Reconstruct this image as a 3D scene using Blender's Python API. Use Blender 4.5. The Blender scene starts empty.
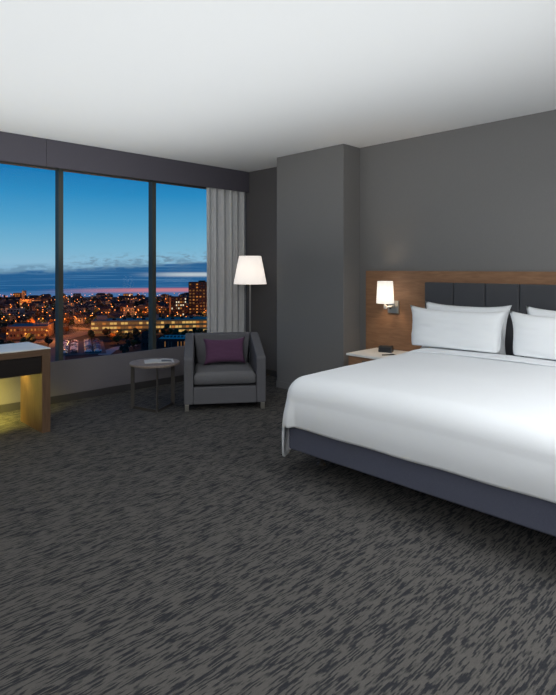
import bpy, bmesh, math, random
from mathutils import Vector, Matrix, noise
PI = math.pi
S = bpy.context.scene
C = S.collection
random.seed(7)

# ------------------------------------------------------------------ colour
def lin(c):
    c = c / 255.0
    return c / 12.92 if c <= 0.04045 else ((c + 0.055) / 1.055) ** 2.4
def rgb(r, g, b): return (lin(r), lin(g), lin(b), 1.0)

# ------------------------------------------------------------------ materials
def mat(name, col, rough=0.6, metal=0.0, emit=None, estr=0.0, spec=0.5, noise_amt=0.0, nscale=20.0, stretch=(1, 1, 1), bump=0.0, coords='Object', sheen=0.0):
    m = bpy.data.materials.new(name); m.use_nodes = True
    nt = m.node_tree; b = nt.nodes['Principled BSDF']
    b.inputs['Base Color'].default_value = col
    b.inputs['Roughness'].default_value = rough
    b.inputs['Metallic'].default_value = metal
    b.inputs['Specular IOR Level'].default_value = spec
    if sheen: b.inputs['Sheen Weight'].default_value = sheen
    if emit:
        b.inputs['Emission Color'].default_value = emit
        b.inputs['Emission Strength'].default_value = estr
    if noise_amt or bump:
        tc = nt.nodes.new('ShaderNodeTexCoord'); mp = nt.nodes.new('ShaderNodeMapping')
        mp.inputs['Scale'].default_value = stretch
        nz = nt.nodes.new('ShaderNodeTexNoise'); nz.inputs['Scale'].default_value = nscale; nz.inputs['Detail'].default_value = 5
        nt.links.new(tc.outputs[coords], mp.inputs[0]); nt.links.new(mp.outputs[0], nz.inputs['Vector'])
        if noise_amt:
            r = nt.nodes.new('ShaderNodeValToRGB')
            a, d = 1 - noise_amt, 1 + noise_amt
            r.color_ramp.elements[0].position = 0.3; r.color_ramp.elements[1].position = 0.7
            r.color_ramp.elements[0].color = (col[0]*a, col[1]*a, col[2]*a, 1)
            r.color_ramp.elements[1].color = (min(1, col[0]*d), min(1, col[1]*d), min(1, col[2]*d), 1)
            nt.links.new(nz.outputs['Fac'], r.inputs[0]); nt.links.new(r.outputs[0], b.inputs['Base Color'])
        if bump:
            bp = nt.nodes.new('ShaderNodeBump'); bp.inputs['Strength'].default_value = bump; bp.inputs['Distance'].default_value = 0.01
            nt.links.new(nz.outputs['Fac'], bp.inputs['Height']); nt.links.new(bp.outputs[0], b.inputs['Normal'])
    return m

def emat(name, col, strength):
    m = bpy.data.materials.new(name); m.use_nodes = True
    nt = m.node_tree; nt.nodes.clear()
    e = nt.nodes.new('ShaderNodeEmission'); e.inputs[0].default_value = col; e.inputs[1].default_value = strength
    o = nt.nodes.new('ShaderNodeOutputMaterial'); nt.links.new(e.outputs[0], o.inputs[0])
    return m

def carpet_mat():
    m = bpy.data.materials.new('carpet_pile'); m.use_nodes = True
    nt = m.node_tree; N = nt.nodes; L = nt.links
    b = N['Principled BSDF']; b.inputs['Roughness'].default_value = 0.95; b.inputs['Specular IOR Level'].default_value = 0.1
    tc = N.new('ShaderNodeTexCoord')
    def nz(scale, stretch, detail, rough=0.6, dist=0.0):
        mp = N.new('ShaderNodeMapping'); mp.inputs['Scale'].default_value = stretch
        t = N.new('ShaderNodeTexNoise'); t.inputs['Scale'].default_value = scale; t.inputs['Detail'].default_value = detail
        t.inputs['Roughness'].default_value = rough; t.inputs['Distortion'].default_value = dist
        L.new(tc.outputs['Object'], mp.inputs[0]); L.new(mp.outputs[0], t.inputs['Vector'])
        return t.outputs['Fac']
    def ramp(f, p0, p1, a=0.0, c=1.0):
        r = N.new('ShaderNodeMapRange'); r.inputs[1].default_value = p0; r.inputs[2].default_value = p1
        r.inputs[3].default_value = a; r.inputs[4].default_value = c; L.new(f, r.inputs[0]); return r.outputs[0]
    def math_(op, a, c):
        n = N.new('ShaderNodeMath'); n.operation = op
        for i, v in enumerate((a, c)):
            if isinstance(v, (int, float)): n.inputs[i].default_value = v
            else: L.new(v, n.inputs[i])
        return n.outputs[0]
    # woven rows: every thin row along the room carries its own broken dashes
    sp = N.new('ShaderNodeSeparateXYZ'); L.new(tc.outputs['Object'], sp.inputs[0])
    jit = math_('MULTIPLY', ramp(nz(14, (1, 1, 1), 2), 0.0, 1.0), 0.010)
    row = math_('FLOOR', math_('MULTIPLY', math_('ADD', sp.outputs[0], jit), 190.0), 0.0)
    cv = N.new('ShaderNodeCombineXYZ'); L.new(math_('MULTIPLY', row, 7.31), cv.inputs[0])
    L.new(math_('MULTIPLY', math_('ADD', sp.outputs[1], math_('MULTIPLY', row, 3.77)), 10.5), cv.inputs[1])
    t1 = N.new('ShaderNodeTexNoise'); t1.inputs['Scale'].default_value = 1.0; t1.inputs['Detail'].default_value = 1.5
    L.new(cv.outputs[0], t1.inputs['Vector'])
    big = nz(10, (1.7, 0.8, 1), 5, 0.68)
    mid = nz(24, (1.8, 0.5, 1), 2, 0.6)
    mixv = math_('ADD', math_('MULTIPLY', t1.outputs['Fac'], 0.70), math_('ADD', math_('MULTIPLY', big, 0.20), math_('MULTIPLY', mid, 0.10)))
    streak = ramp(mixv, 0.485, 0.555)
    patch = ramp(big, 0.25, 0.45, 0.55, 1.0)
    fine = ramp(nz(60, (4.0, 0.5, 1), 2, 0.7), 0.3, 0.7)
    tuft = ramp(nz(260, (1, 1, 1), 2), 0.3, 0.7)
    s = math_('MULTIPLY', streak, patch)
    v = math_('ADD', math_('MULTIPLY', s, 0.62), math_('MULTIPLY', fine, 0.24))
    v = math_('ADD', v, math_('MULTIPLY', tuft, 0.14))
    r = N.new('ShaderNodeValToRGB')
    r.color_ramp.elements[0].position = 0.08; r.color_ramp.elements[0].color = CARPET_LIGHT
    r.color_ramp.elements[1].position = 0.78; r.color_ramp.elements[1].color = CARPET_DARK
    L.new(v, r.inputs[0]); L.new(r.outputs[0], b.inputs['Base Color'])
    bp = N.new('ShaderNodeBump'); bp.inputs['Strength'].default_value = 0.5; bp.inputs['Distance'].default_value = 0.006
    L.new(tuft, bp.inputs['Height']); L.new(bp.outputs[0], b.inputs['Normal'])
    return m

def wood_mat(name, c0, c1, stretch, rough=0.45):
    m = bpy.data.materials.new(name); m.use_nodes = True
    nt = m.node_tree; N = nt.nodes; L = nt.links
    b = N['Principled BSDF']; b.inputs['Roughness'].default_value = rough; b.inputs['Specular IOR Level'].default_value = 0.35
    tc = N.new('ShaderNodeTexCoord'); mp = N.new('ShaderNodeMapping'); mp.inputs['Scale'].default_value = stretch
    L.new(tc.outputs['Object'], mp.inputs[0])
    t = N.new('ShaderNodeTexNoise'); t.inputs['Scale'].default_value = 6; t.inputs['Detail'].default_value = 8; t.inputs['Distortion'].default_value = 0.6
    L.new(mp.outputs[0], t.inputs['Vector'])
    r = N.new('ShaderNodeValToRGB'); r.color_ramp.elements[0].position = 0.3; r.color_ramp.elements[1].position = 0.7
    r.color_ramp.elements[0].color = c0; r.color_ramp.elements[1].color = c1
    L.new(t.outputs['Fac'], r.inputs[0]); L.new(r.outputs[0], b.inputs['Base Color'])
    return m

def glass_mat():
    m = bpy.data.materials.new('window_glass'); m.use_nodes = True
    nt = m.node_tree; N = nt.nodes; L = nt.links; N.clear()
    t = N.new('ShaderNodeBsdfTransparent'); t.inputs[0].default_value = (0.97, 0.985, 0.99, 1)
    g = N.new('ShaderNodeBsdfGlossy'); g.inputs['Roughness'].default_value = 0.0
    mx = N.new('ShaderNodeMixShader'); mx.inputs[0].default_value = 0.007
    o = N.new('ShaderNodeOutputMaterial')
    L.new(t.outputs[0], mx.inputs[1]); L.new(g.outputs[0], mx.inputs[2]); L.new(mx.outputs[0], o.inputs[0])
    return m

def sheer_mat():
    m = bpy.data.materials.new('sheer_curtain'); m.use_nodes = True
    nt = m.node_tree; N = nt.nodes; L = nt.links; N.clear()
    tc = N.new('ShaderNodeTexCoord'); mp = N.new('ShaderNodeMapping'); mp.inputs['Scale'].default_value = (1, 1, 0.15)
    nz = N.new('ShaderNodeTexNoise'); nz.inputs['Scale'].default_value = 90; nz.inputs['Detail'].default_value = 3
    L.new(tc.outputs['Object'], mp.inputs[0]); L.new(mp.outputs[0], nz.inputs['Vector'])
    r = N.new('ShaderNodeValToRGB'); r.color_ramp.elements[0].color = rgb(206, 205, 203); r.color_ramp.elements[1].color = rgb(240, 240, 238)
    L.new(nz.outputs['Fac'], r.inputs[0])
    d = N.new('ShaderNodeBsdfDiffuse'); L.new(r.outputs[0], d.inputs[0])
    tl = N.new('ShaderNodeBsdfTranslucent'); L.new(r.outputs[0], tl.inputs[0])
    tr = N.new('ShaderNodeBsdfTransparent')
    m1 = N.new('ShaderNodeMixShader'); m1.inputs[0].default_value = 0.28
    m2 = N.new('ShaderNodeMixShader'); m2.inputs[0].default_value = 0.10
    o = N.new('ShaderNodeOutputMaterial')
    L.new(d.outputs[0], m1.inputs[1]); L.new(tl.outputs[0], m1.inputs[2])
    L.new(m1.outputs[0], m2.inputs[1]); L.new(tr.outputs[0], m2.inputs[2]); L.new(m2.outputs[0], o.inputs[0])
    return m

def shade_mat(name, col, estr, ecol):
    m = bpy.data.materials.new(name); m.use_nodes = True
    nt = m.node_tree; N = nt.nodes; L = nt.links; N.clear()
    d = N.new('ShaderNodeBsdfDiffuse'); d.inputs[0].default_value = col
    tl = N.new('ShaderNodeBsdfTranslucent'); tl.inputs[0].default_value = col
    m1 = N.new('ShaderNodeMixShader'); m1.inputs[0].default_value = 0.5
    e = N.new('ShaderNodeEmission'); e.inputs[0].default_value = ecol; e.inputs[1].default_value = estr
    ad = N.new('ShaderNodeAddShader'); o = N.new('ShaderNodeOutputMaterial')
    L.new(d.outputs[0], m1.inputs[1]); L.new(tl.outputs[0], m1.inputs[2])
    L.new(m1.outputs[0], ad.inputs[0]); L.new(e.outputs[0], ad.inputs[1]); L.new(ad.outputs[0], o.inputs[0])
    return m

CARPET_LIGHT = rgb(101, 98, 94); CARPET_DARK = rgb(50, 51, 55)
M = {}
M['carpet'] = carpet_mat()
M['ceiling'] = mat('ceiling_paint', rgb(234, 235, 235), 0.9, spec=0.2, bump=0.04, nscale=120)
M['wall'] = mat('grey_vinyl_wall', rgb(119, 118, 117), 0.75, spec=0.3, noise_amt=0.02, nscale=90, stretch=(1, 1, 0.5), bump=0.02)
M['wall_dim'] = mat('grey_window_wall', rgb(114, 111, 116), 0.75, spec=0.3, noise_amt=0.02, nscale=60, bump=0.02)
M['wall_dark'] = mat('dark_grey_vinyl_wall', rgb(92, 90, 91), 0.75, spec=0.3, noise_amt=0.02, nscale=90)  # niche wall, a darker grey than the other walls
M['wall_back'] = mat('warm_grey_wall', rgb(120, 118, 115), 0.8)
M['baseboard'] = mat('charcoal_baseboard', rgb(58, 56, 58), 0.6)
M['valance'] = mat('plum_grey_valance', rgb(80, 77, 86), 0.7, noise_amt=0.04, nscale=80)
M['frame'] = mat('dark_bronze_frame', rgb(62, 66, 62), 0.5)
M['glass'] = glass_mat()
M['sheer'] = sheer_mat()
M['panel_wood'] = wood_mat('walnut_panel', rgb(126, 93, 68), rgb(148, 112, 84), (1.2, 1, 9))
M['desk_wood'] = wood_mat('oak_desk', rgb(94, 72, 54), rgb(112, 88, 68), (9, 9, 0.9))
M['desk_wood_flat'] = wood_mat('oak_desk_apron', rgb(94, 72, 54), rgb(112, 88, 68), (9, 0.9, 9))
M['drawer_wood'] = wood_mat('dark_drawer', rgb(28, 23, 21), rgb(34, 27, 24), (9, 0.9, 9))
M['table_wood'] = wood_mat('grey_oak_top', rgb(118, 106, 98), rgb(146, 132, 122), (1, 8, 8), 0.6)
M['stone'] = mat('white_stone', rgb(234, 234, 230), 0.35, noise_amt=0.05, nscale=6)
M['linen'] = mat('white_linen', rgb(236, 239, 242), 0.85, spec=0.2, bump=0.12, nscale=9, sheen=0.2)
M['pillowcase'] = mat('white_pillowcase', rgb(238, 241, 243), 0.85, spec=0.2, bump=0.25, nscale=7, stretch=(0.5, 1, 2.2), sheen=0.2)
M['mattress'] = mat('mattress_ticking', rgb(226, 228, 230), 0.9)
M['bed_base'] = mat('slate_blue_upholstery', rgb(86, 89, 104), 0.85, spec=0.2, noise_amt=0.06, nscale=150)
M['leather'] = mat('charcoal_leatherette', rgb(66, 67, 71), 0.5, spec=0.4, bump=0.05, nscale=200)
M['chair'] = mat('grey_woven_upholstery', rgb(98, 98, 102), 0.9, spec=0.2, noise_amt=0.12, nscale=220, bump=0.1)
M['chair_seat'] = mat('grey_seat_weave', rgb(104, 104, 107), 0.9, spec=0.2, noise_amt=0.12, nscale=220, bump=0.1)
M['plum'] = mat('plum_cushion', rgb(88, 58, 84), 0.85, spec=0.2, noise_amt=0.1, nscale=200, bump=0.1, sheen=0.1)
M['chrome'] = mat('brushed_nickel', rgb(190, 186, 178), 0.3, metal=0.9)
M['satin'] = mat('satin_silver', rgb(200, 198, 194), 0.4, metal=0.3)
M['black_metal'] = mat('gunmetal_bar', rgb(84, 80, 76), 0.45, metal=0.5)
M['black'] = mat('black_plastic', rgb(22, 22, 24), 0.35)
M['clock_face'] = mat('dark_clock_display', rgb(34, 36, 40), 0.15)
M['digits'] = mat('grey_clock_digits', rgb(70, 74, 78), 0.4)
M['paper'] = mat('white_paper', rgb(196, 194, 190), 0.7)
M['print'] = mat('grey_printed_photo', rgb(92, 92, 94), 0.6, noise_amt=0.4, nscale=60)
M['lamp_shade'] = shade_mat('ivory_floor_shade', rgb(236, 234, 230), 0.42, (1.0, 0.92, 0.87, 1))
M['sconce_shade'] = shade_mat('white_sconce_shade', rgb(240, 238, 234), 0.42, (1.0, 0.93, 0.86, 1))
M['bulb'] = emat('warm_bulb', (1.0, 0.8, 0.55, 1), 6.0)
M['led'] = emat('amber_led', (1.0, 0.72, 0.2, 1), 6.0)

# ------------------------------------------------------------------ mesh helpers
def add_box(bm, x0, x1, y0, y1, z0, z1, mi=0):
    vs = [bm.verts.new((x, y, z)) for z in (z0, z1) for y in (y0, y1) for x in (x0, x1)]
    for f in ((0, 2, 3, 1), (4, 5, 7, 6), (0, 1, 5, 4), (2, 6, 7, 3), (0, 4, 6, 2), (1, 3, 7, 5)):
        bm.faces.new([vs[i] for i in f]).material_index = mi
    return vs
def add_prism(bm, pts, z0, z1, mi=0):
    a = [bm.verts.new((p[0], p[1], z0)) for p in pts]; b = [bm.verts.new((p[0], p[1], z1)) for p in pts]
    n = len(pts)
    bm.faces.new(a[::-1]).material_index = mi; bm.faces.new(b).material_index = mi
    for i in range(n): bm.faces.new((a[i], a[(i+1) % n], b[(i+1) % n], b[i])).material_index = mi
def add_lathe(bm, prof, cx=0, cy=0, n=40, cap=True, mi=0):
    rings = []
    for r, z in prof:
        rings.append([bm.verts.new((cx + r*math.cos(2*PI*i/n), cy + r*math.sin(2*PI*i/n), z)) for i in range(n)])
    for a, b in zip(rings, rings[1:]):
        for i in range(n):
            f = bm.faces.new((a[i], a[(i+1) % n], b[(i+1) % n], b[i])); f.smooth = True; f.material_index = mi
    if cap:
        bm.faces.new(rings[0][::-1]).material_index = mi; bm.faces.new(rings[-1]).material_index = mi
def add_tube(bm, pts, r, n=12):
    pts = [Vector(p) for p in pts]; rings = []
    for i, p in enumerate(pts):
        d = (pts[min(i+1, len(pts)-1)] - pts[max(i-1, 0)]).normalized()
        u = d.cross(Vector((0, 0, 1)))
        if u.length < 1e-3: u = d.cross(Vector((1, 0, 0)))
        u.normalize(); v = d.cross(u)
        rings.append([bm.verts.new(p + r*(math.cos(2*PI*k/n)*u + math.sin(2*PI*k/n)*v)) for k in range(n)])
    for a, b in zip(rings, rings[1:]):
        for i in range(n):
            bm.faces.new((a[i], a[(i+1) % n], b[(i+1) % n], b[i])).smooth = True
    bm.faces.new(rings[0][::-1]); bm.faces.new(rings[-1])
def obj(name, bm, mats, parent=None, bevel=0.0, seg=2, smooth=False, loc=None):
    bmesh.ops.recalc_face_normals(bm, faces=bm.faces)
    me = bpy.data.meshes.new(name); bm.to_mesh(me); bm.free()
    for m in (mats if isinstance(mats, (list, tuple)) else [mats]): me.materials.append(m)
    o = bpy.data.objects.new(name, me); C.objects.link(o)
    if parent is not None: o.parent = parent
    if loc: o.location = loc
    if smooth:
        for p in me.polygons: p.use_smooth = True
    if bevel:
        b = o.modifiers.new('bevel', 'BEVEL'); b.width = bevel; b.segments = seg; b.limit_method = 'ANGLE'; b.angle_limit = math.radians(35)
    return o
def box(name, x0, x1, y0, y1, z0, z1, m, parent=None, bevel=0.0, seg=2):
    bm = bmesh.new(); add_box(bm, x0, x1, y0, y1, z0, z1); return obj(name, bm, m, parent, bevel, seg)
def thing(name, label, cat, loc=(0, 0, 0), rz=0, group=None):
    o = bpy.data.objects.new(name, None); C.objects.link(o); o.location = loc; o.rotation_euler = (0, 0, rz)
    o.empty_display_size = 0.1
    return tag(o, label, cat, group)
def tag(o, label, cat, group=None, kind=None):
    o['label'] = label; o['category'] = cat
    if group: o['group'] = group
    if kind: o['kind'] = kind
    return o
def struct(o, label=None, cat=None):
    o['kind'] = 'structure'
    if label: o['label'] = label
    if cat: o['category'] = cat
    return o

# ------------------------------------------------------------------ camera
FPX, HOR, EYE, YAW = 542.0, 267.9, 1.427, math.radians(45.62)
cam_d = bpy.data.cameras.new('camera'); cam = bpy.data.objects.new('camera', cam_d); C.objects.link(cam)
cam.location = (0, 0, EYE); cam.rotation_euler = (PI/2, 0, YAW)
cam_d.sensor_fit = 'HORIZONTAL'; cam_d.sensor_width = 36; cam_d.lens = FPX/556*36
cam_d.shift_y = -(347.5-HOR)/556; cam_d.clip_start = 0.05; cam_d.clip_end = 4000
S.camera = cam
FW = Vector((-math.sin(YAW), math.cos(YAW))); RT = Vector((math.cos(YAW), math.sin(YAW)))

# ------------------------------------------------------------------ room shell
H = 2.75; XW = -5.727; YH = 4.825; YN = 4.95; XR = 1.6; YB = -3.2
struct(box('floor', XW-0.2, XR, YB, YN+0.2, -0.12, 0.0, M['carpet']), 'charcoal carpet with dark broken streaks', 'floor')
struct(box('ceiling', XW-0.2, XR, YB, YN+0.2, H, H+0.12, M['ceiling']), 'smooth white ceiling', 'ceiling')
struct(box('wall_headboard', -4.0, XR, YH, YN+0.2, 0, H, M['wall']), 'grey wall behind the bed', 'wall')
struct(box('wall_niche', XW-0.2, -4.0, YN, YN+0.2, 0, H, M['wall_dark']), 'dark grey wall in the corner behind the floor lamp', 'wall')
struct(box('wall_pillar', -4.655, -3.638, 4.535, YH, 0, H, M['wall'], bevel=0.003), 'square grey pillar between the bed and the window corner', 'wall')
bmw = bmesh.new(); add_box(bmw, -4.655, -4.0, YH+0.0005, YN-0.0005, 0, H)
struct(obj('wall_pillar_back', bmw, M['wall']), 'grey pillar side in the window corner', 'wall')
struct(box('wall_right', XR, XR+0.15, YB, YN+0.2, 0, H, M['wall_back']))
struct(box('wall_back', XW-0.2, XR, YB-0.15, YB, 0, H, M['wall_back']))
WY0 = -1.03
ZS = 0.438
bm = bmesh.new()
add_box(bm, XW-0.026, XW, WY0, YN, 0.37, ZS); add_box(bm, XW-0.2, XW, YB, YN, 0, 0.37)
add_box(bm, XW-0.2, XW, YB, YN, 2.60, H)
add_box(bm, XW-0.2, XW, YB, WY0, 0.37, 2.60)
struct(obj('wall_window', bm, M['wall_dim']), 'low grey wall under the wide window', 'wall')
struct(box('baseboard_window', XW, XW+0.014, YB, YN, 0.0, 0.078, M['baseboard'], bevel=0.003))
struct(box('baseboard_niche', XW+0.014, -4.655, YN-0.012, YN, 0.0, 0.078, M['baseboard'], bevel=0.003))
bm = bmesh.new(); add_box(bm, -4.655, -3.638, 4.523, 4.535, 0, 0.078)
add_box(bm, -3.638, -3.626, 4.523, YH, 0, 0.078)
struct(obj('baseboard_pillar', bm, M['wall'], bevel=0.002))

# windows: bays between the dark mullions
MUL = [-1.03, 0.11, 1.25, 2.392, 3.531, 4.668]
XG = -5.80
bays = list(zip(MUL, MUL[1:])) + [(4.668, YN)]
for n, (a, b) in enumerate(bays, 1):
    bm = bmesh.new()
    w = 0.025
    add_box(bm, XG-0.05, XG+0.045, b-w, b+w if n < len(bays) else b, 0.37, 2.60)         # mullion at the far side of the bay
    if n == 1: add_box(bm, XG-0.05, XG+0.045, a-w, a+w, 0.37, 2.60)
    add_box(bm, XG-0.04, XG+0.03, a+w, b-w, 0.37, 0.405)
    add_box(bm, XG-0.04, XG+0.03, a+w, b-w, 2.474, 2.60)
    f = struct(obj('window_%d' % n, bm, M['frame'], bevel=0.002), 'window bay with dark metal frame', 'window')
    box('pane', XG-0.006, XG+0.006, a+w, b-w, 0.405, 2.474, M['glass'], f)

# valance above the window, two boards
v = thing('valance', 'long plum grey boxed valance along the top of the window', 'valance', (-5.62, 2.0, 2.467))
def lbox(name, x0, x1, y0, y1, z0, z1, m, t, bevel=0.0, seg=2):
    lx, ly, lz = t.location
    return box(name, x0-lx, x1-lx, y0-ly, y1-ly, z0-lz, z1-lz, m, t, bevel, seg)
lbox('board', -5.64, -5.62, -1.2, 2.1845, 2.467, H-0.002, M['valance'], v, 0.002)
lbox('board', -5.64, -5.62, 2.1875, YN-0.003, 2.467, H-0.002, M['valance'], v, 0.002)

# sheer curtain
bm = bmesh.new(); ny, nz = 150, 14
y0, y1 = 4.262, 4.935
grid = []
for j in range(nz+1):
    z = 0.02 + (2.60-0.02)*j/nz; row = []
    for i in range(ny+1):
        u = i/ny
        ph = u*5.6*2*PI + 0.5*math.sin(u*9)
        amp = 0.021 + 0.006*math.sin(u*23)
        x = -5.682 + amp*math.sin(ph) + 0.004*math.sin(3*ph+z*1.7)
        row.append(bm.verts.new((x, y0+(y1-y0)*u + 0.008*math.sin(ph*2+0.5)*(1-0.3*z), z)))
    grid.append(row)
for j in range(nz):
    for i in range(ny):
        bm.faces.new((grid[j][i], grid[j][i+1], grid[j+1][i+1], grid[j+1][i])).smooth = True
cur = obj('curtain', bm, M['sheer']); cur.modifiers.new('thickness', 'SOLIDIFY').thickness = 0.002
tag(cur, 'sheer pale grey pleated curtain drawn to the right end of the window', 'curtain')

# ------------------------------------------------------------------ headboard wall panel
hb = thing('headboard', 'walnut wall panel with charcoal upholstered headboard behind the bed', 'headboard', (-1.72, YH, 0))
lbox('wood_panel', -3.535, 0.10, YH-0.035, YH-0.001, 0.0, 1.396, M['panel_wood'], hb, 0.003)
for k in range(7):
    a = -2.795 + 0.305*k
    lbox('upholstered_panel', a+0.002, a+0.303, YH-0.085, YH-0.036, 0.42, 1.287, M['leather'], hb, 0.012, 3)

# ------------------------------------------------------------------ wall sconce
SX, SY = -3.178, YH-0.035
sc = thing('wall_sconce', 'lit swing arm wall sconce with white drum shade above the nightstand', 'wall lamp', (SX, SY, 1.03))
bm = bmesh.new(); add_box(bm, -0.065, 0.068, -0.018, 0.0, -0.072, 0.058); obj('back_plate', bm, M['chrome'], sc, 0.004)
bm = bmesh.new(); add_tube(bm, [(0.012, -0.018, 0.0), (0.012, -0.06, 0.0), (0.0, -0.105, -0.004), (-0.01, -0.135, -0.004)], 0.012)
obj('arm', bm, M['satin'], sc)
bm = bmesh.new(); add_lathe(bm, [(0.012, -0.022), (0.015, -0.018), (0.015, 0.02), (0.008, 0.024), (0.008, 0.07)], -0.01, -0.14, 20); obj('stem', bm, M['satin'], sc)
bm = bmesh.new(); add_lathe(bm, [(0.010, -0.03), (0.012, 0.0), (0.006, 0.004)], -0.02, -0.035, 16); obj('switch', bm, M['black'], sc)
bm = bmesh.new()
add_lathe(bm, [(0.090, 0.036), (0.0785, 0.262), (0.0775, 0.262), (0.089, 0.036), (0.090, 0.036)], -0.01, -0.14, 48, cap=False)
obj('lamp_shade', bm, M['sconce_shade'], sc)
bm = bmesh.new(); add_lathe(bm, [(0.004, 0.07), (0.014, 0.08), (0.022, 0.12), (0.015, 0.15), (0.003, 0.158)], -0.01, -0.14, 20); obj('bulb', bm, M['bulb'], sc)

# ------------------------------------------------------------------ nightstand + what stands on it
NX0, NX1, NY0, NY1 = -3.385, -2.80, 4.26, 4.785
ns = thing('nightstand', 'walnut nightstand with white stone top beside the bed', 'nightstand', ((NX0+NX1)/2, (NY0+NY1)/2, 0))
bm = bmesh.new()
lx, ly, _ = ns.location
def nb(x0, x1, y0, y1, z0, z1): add_box(bm, x0-lx, x1-lx, y0-ly, y1-ly, z0, z1)
nb(NX0+0.015, NX0+0.035, NY0+0.02, NY1, 0.08, 0.558); nb(NX1-0.035, NX1-0.015, NY0+0.02, NY1, 0.08, 0.558)
nb(NX0+0.035, NX1-0.035, NY0+0.02, NY1, 0.08, 0.10); nb(NX0+0.035, NX1-0.035, NY1-0.02, NY1, 0.10, 0.558)
nb(NX0+0.035, NX1-0.035, NY0+0.02, NY1-0.02, 0.34, 0.36)
obj('body', bm, M['panel_wood'], ns)
lbox('top', NX0, NX1, NY0, NY1, 0.558, 0.58, M['stone'], ns, 0.003)
lbox('plinth', NX0+0.05, NX1-0.05, NY0+0.06, NY1-0.03, 0.0, 0.08, M['black'], ns)
dr = lbox('drawer', NX0+0.037, NX1-0.037, NY0+0.012, NY0+0.40, 0.364, 0.552, M['panel_wood'], ns, 0.003)
lbox('handle', NX0+0.20, NX1-0.20, NY0-0.004, NY0+0.012, 0.51, 0.525, M['black_metal'], ns).parent = dr
ck = thing('alarm_clock', 'small black digital alarm clock standing on the nightstand', 'clock', (-3.145, 4.60, 0.58), math.radians(20))
bm = bmesh.new()
add_prism(bm, [(-0.045, 0), (0.045, 0), (0.038, 0.062), (-0.030, 0.062)], -0.068, 0.068)
for vv in bm.verts: vv.co = Vector((vv.co.z, vv.co.x, vv.co.y))
obj('case', bm, M['black'], ck, 0.006, 3)
bm = bmesh.new(); add_box(bm, -0.056, 0.056, -0.0405, -0.0385, 0.014, 0.048)
for vv in bm.verts: vv.co.y += (vv.co.z-0.014)*0.24 - 0.0025
dp = obj('display', bm, M['clock_face'], ck)
pen = thing('pen', 'thin black pen lying on the nightstand in front of the alarm clock', 'pen', (-3.005, 4.45, 0.5855), math.radians(62))
bm = bmesh.new(); add_tube(bm, [(-0.075, 0, 0), (0.055, 0, 0)], 0.0055, 10); obj('barrel', bm, M['black'], pen)
bm = bmesh.new(); add_tube(bm, [(0.055, 0, 0), (0.075, 0, 0)], 0.0035, 8); obj('tip', bm, M['chrome'], pen)

# ------------------------------------------------------------------ bed
BX0, BX1, BY0, BY1 = -2.655, -0.70, 2.70, 4.735
bed = thing('bed', 'king size bed with slate blue upholstered base against the walnut headboard', 'bed', ((BX0+BX1)/2, (BY0+BY1)/2, 0))
lbox('base', BX0, BX1, BY0, BY1, 0.164, 0.347, M['bed_base'], bed, 0.014, 3)
lbox('mattress', BX0+0.03, BX1-0.03, BY0+0.03, BY1-0.01, 0.347, 0.640, M['mattress'], bed, 0.05, 4)
for x, y in ((BX0+0.07, BY0+0.27), (BX1-0.07, BY0+0.27), (BX0+0.13, BY1-0.2), (BX1-0.13, BY1-0.2), ((BX0+BX1)/2, BY0+0.4), ((BX0+BX1)/2, BY1-0.4)):
    bm = bmesh.new(); add_lathe(bm, [(0.032, 0.0), (0.034, 0.012), (0.020, 0.016), (0.020, 0.164)], x-bed.location.x, y-bed.location.y, 16)
    obj('leg', bm, M['black_metal'], bed)

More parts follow.
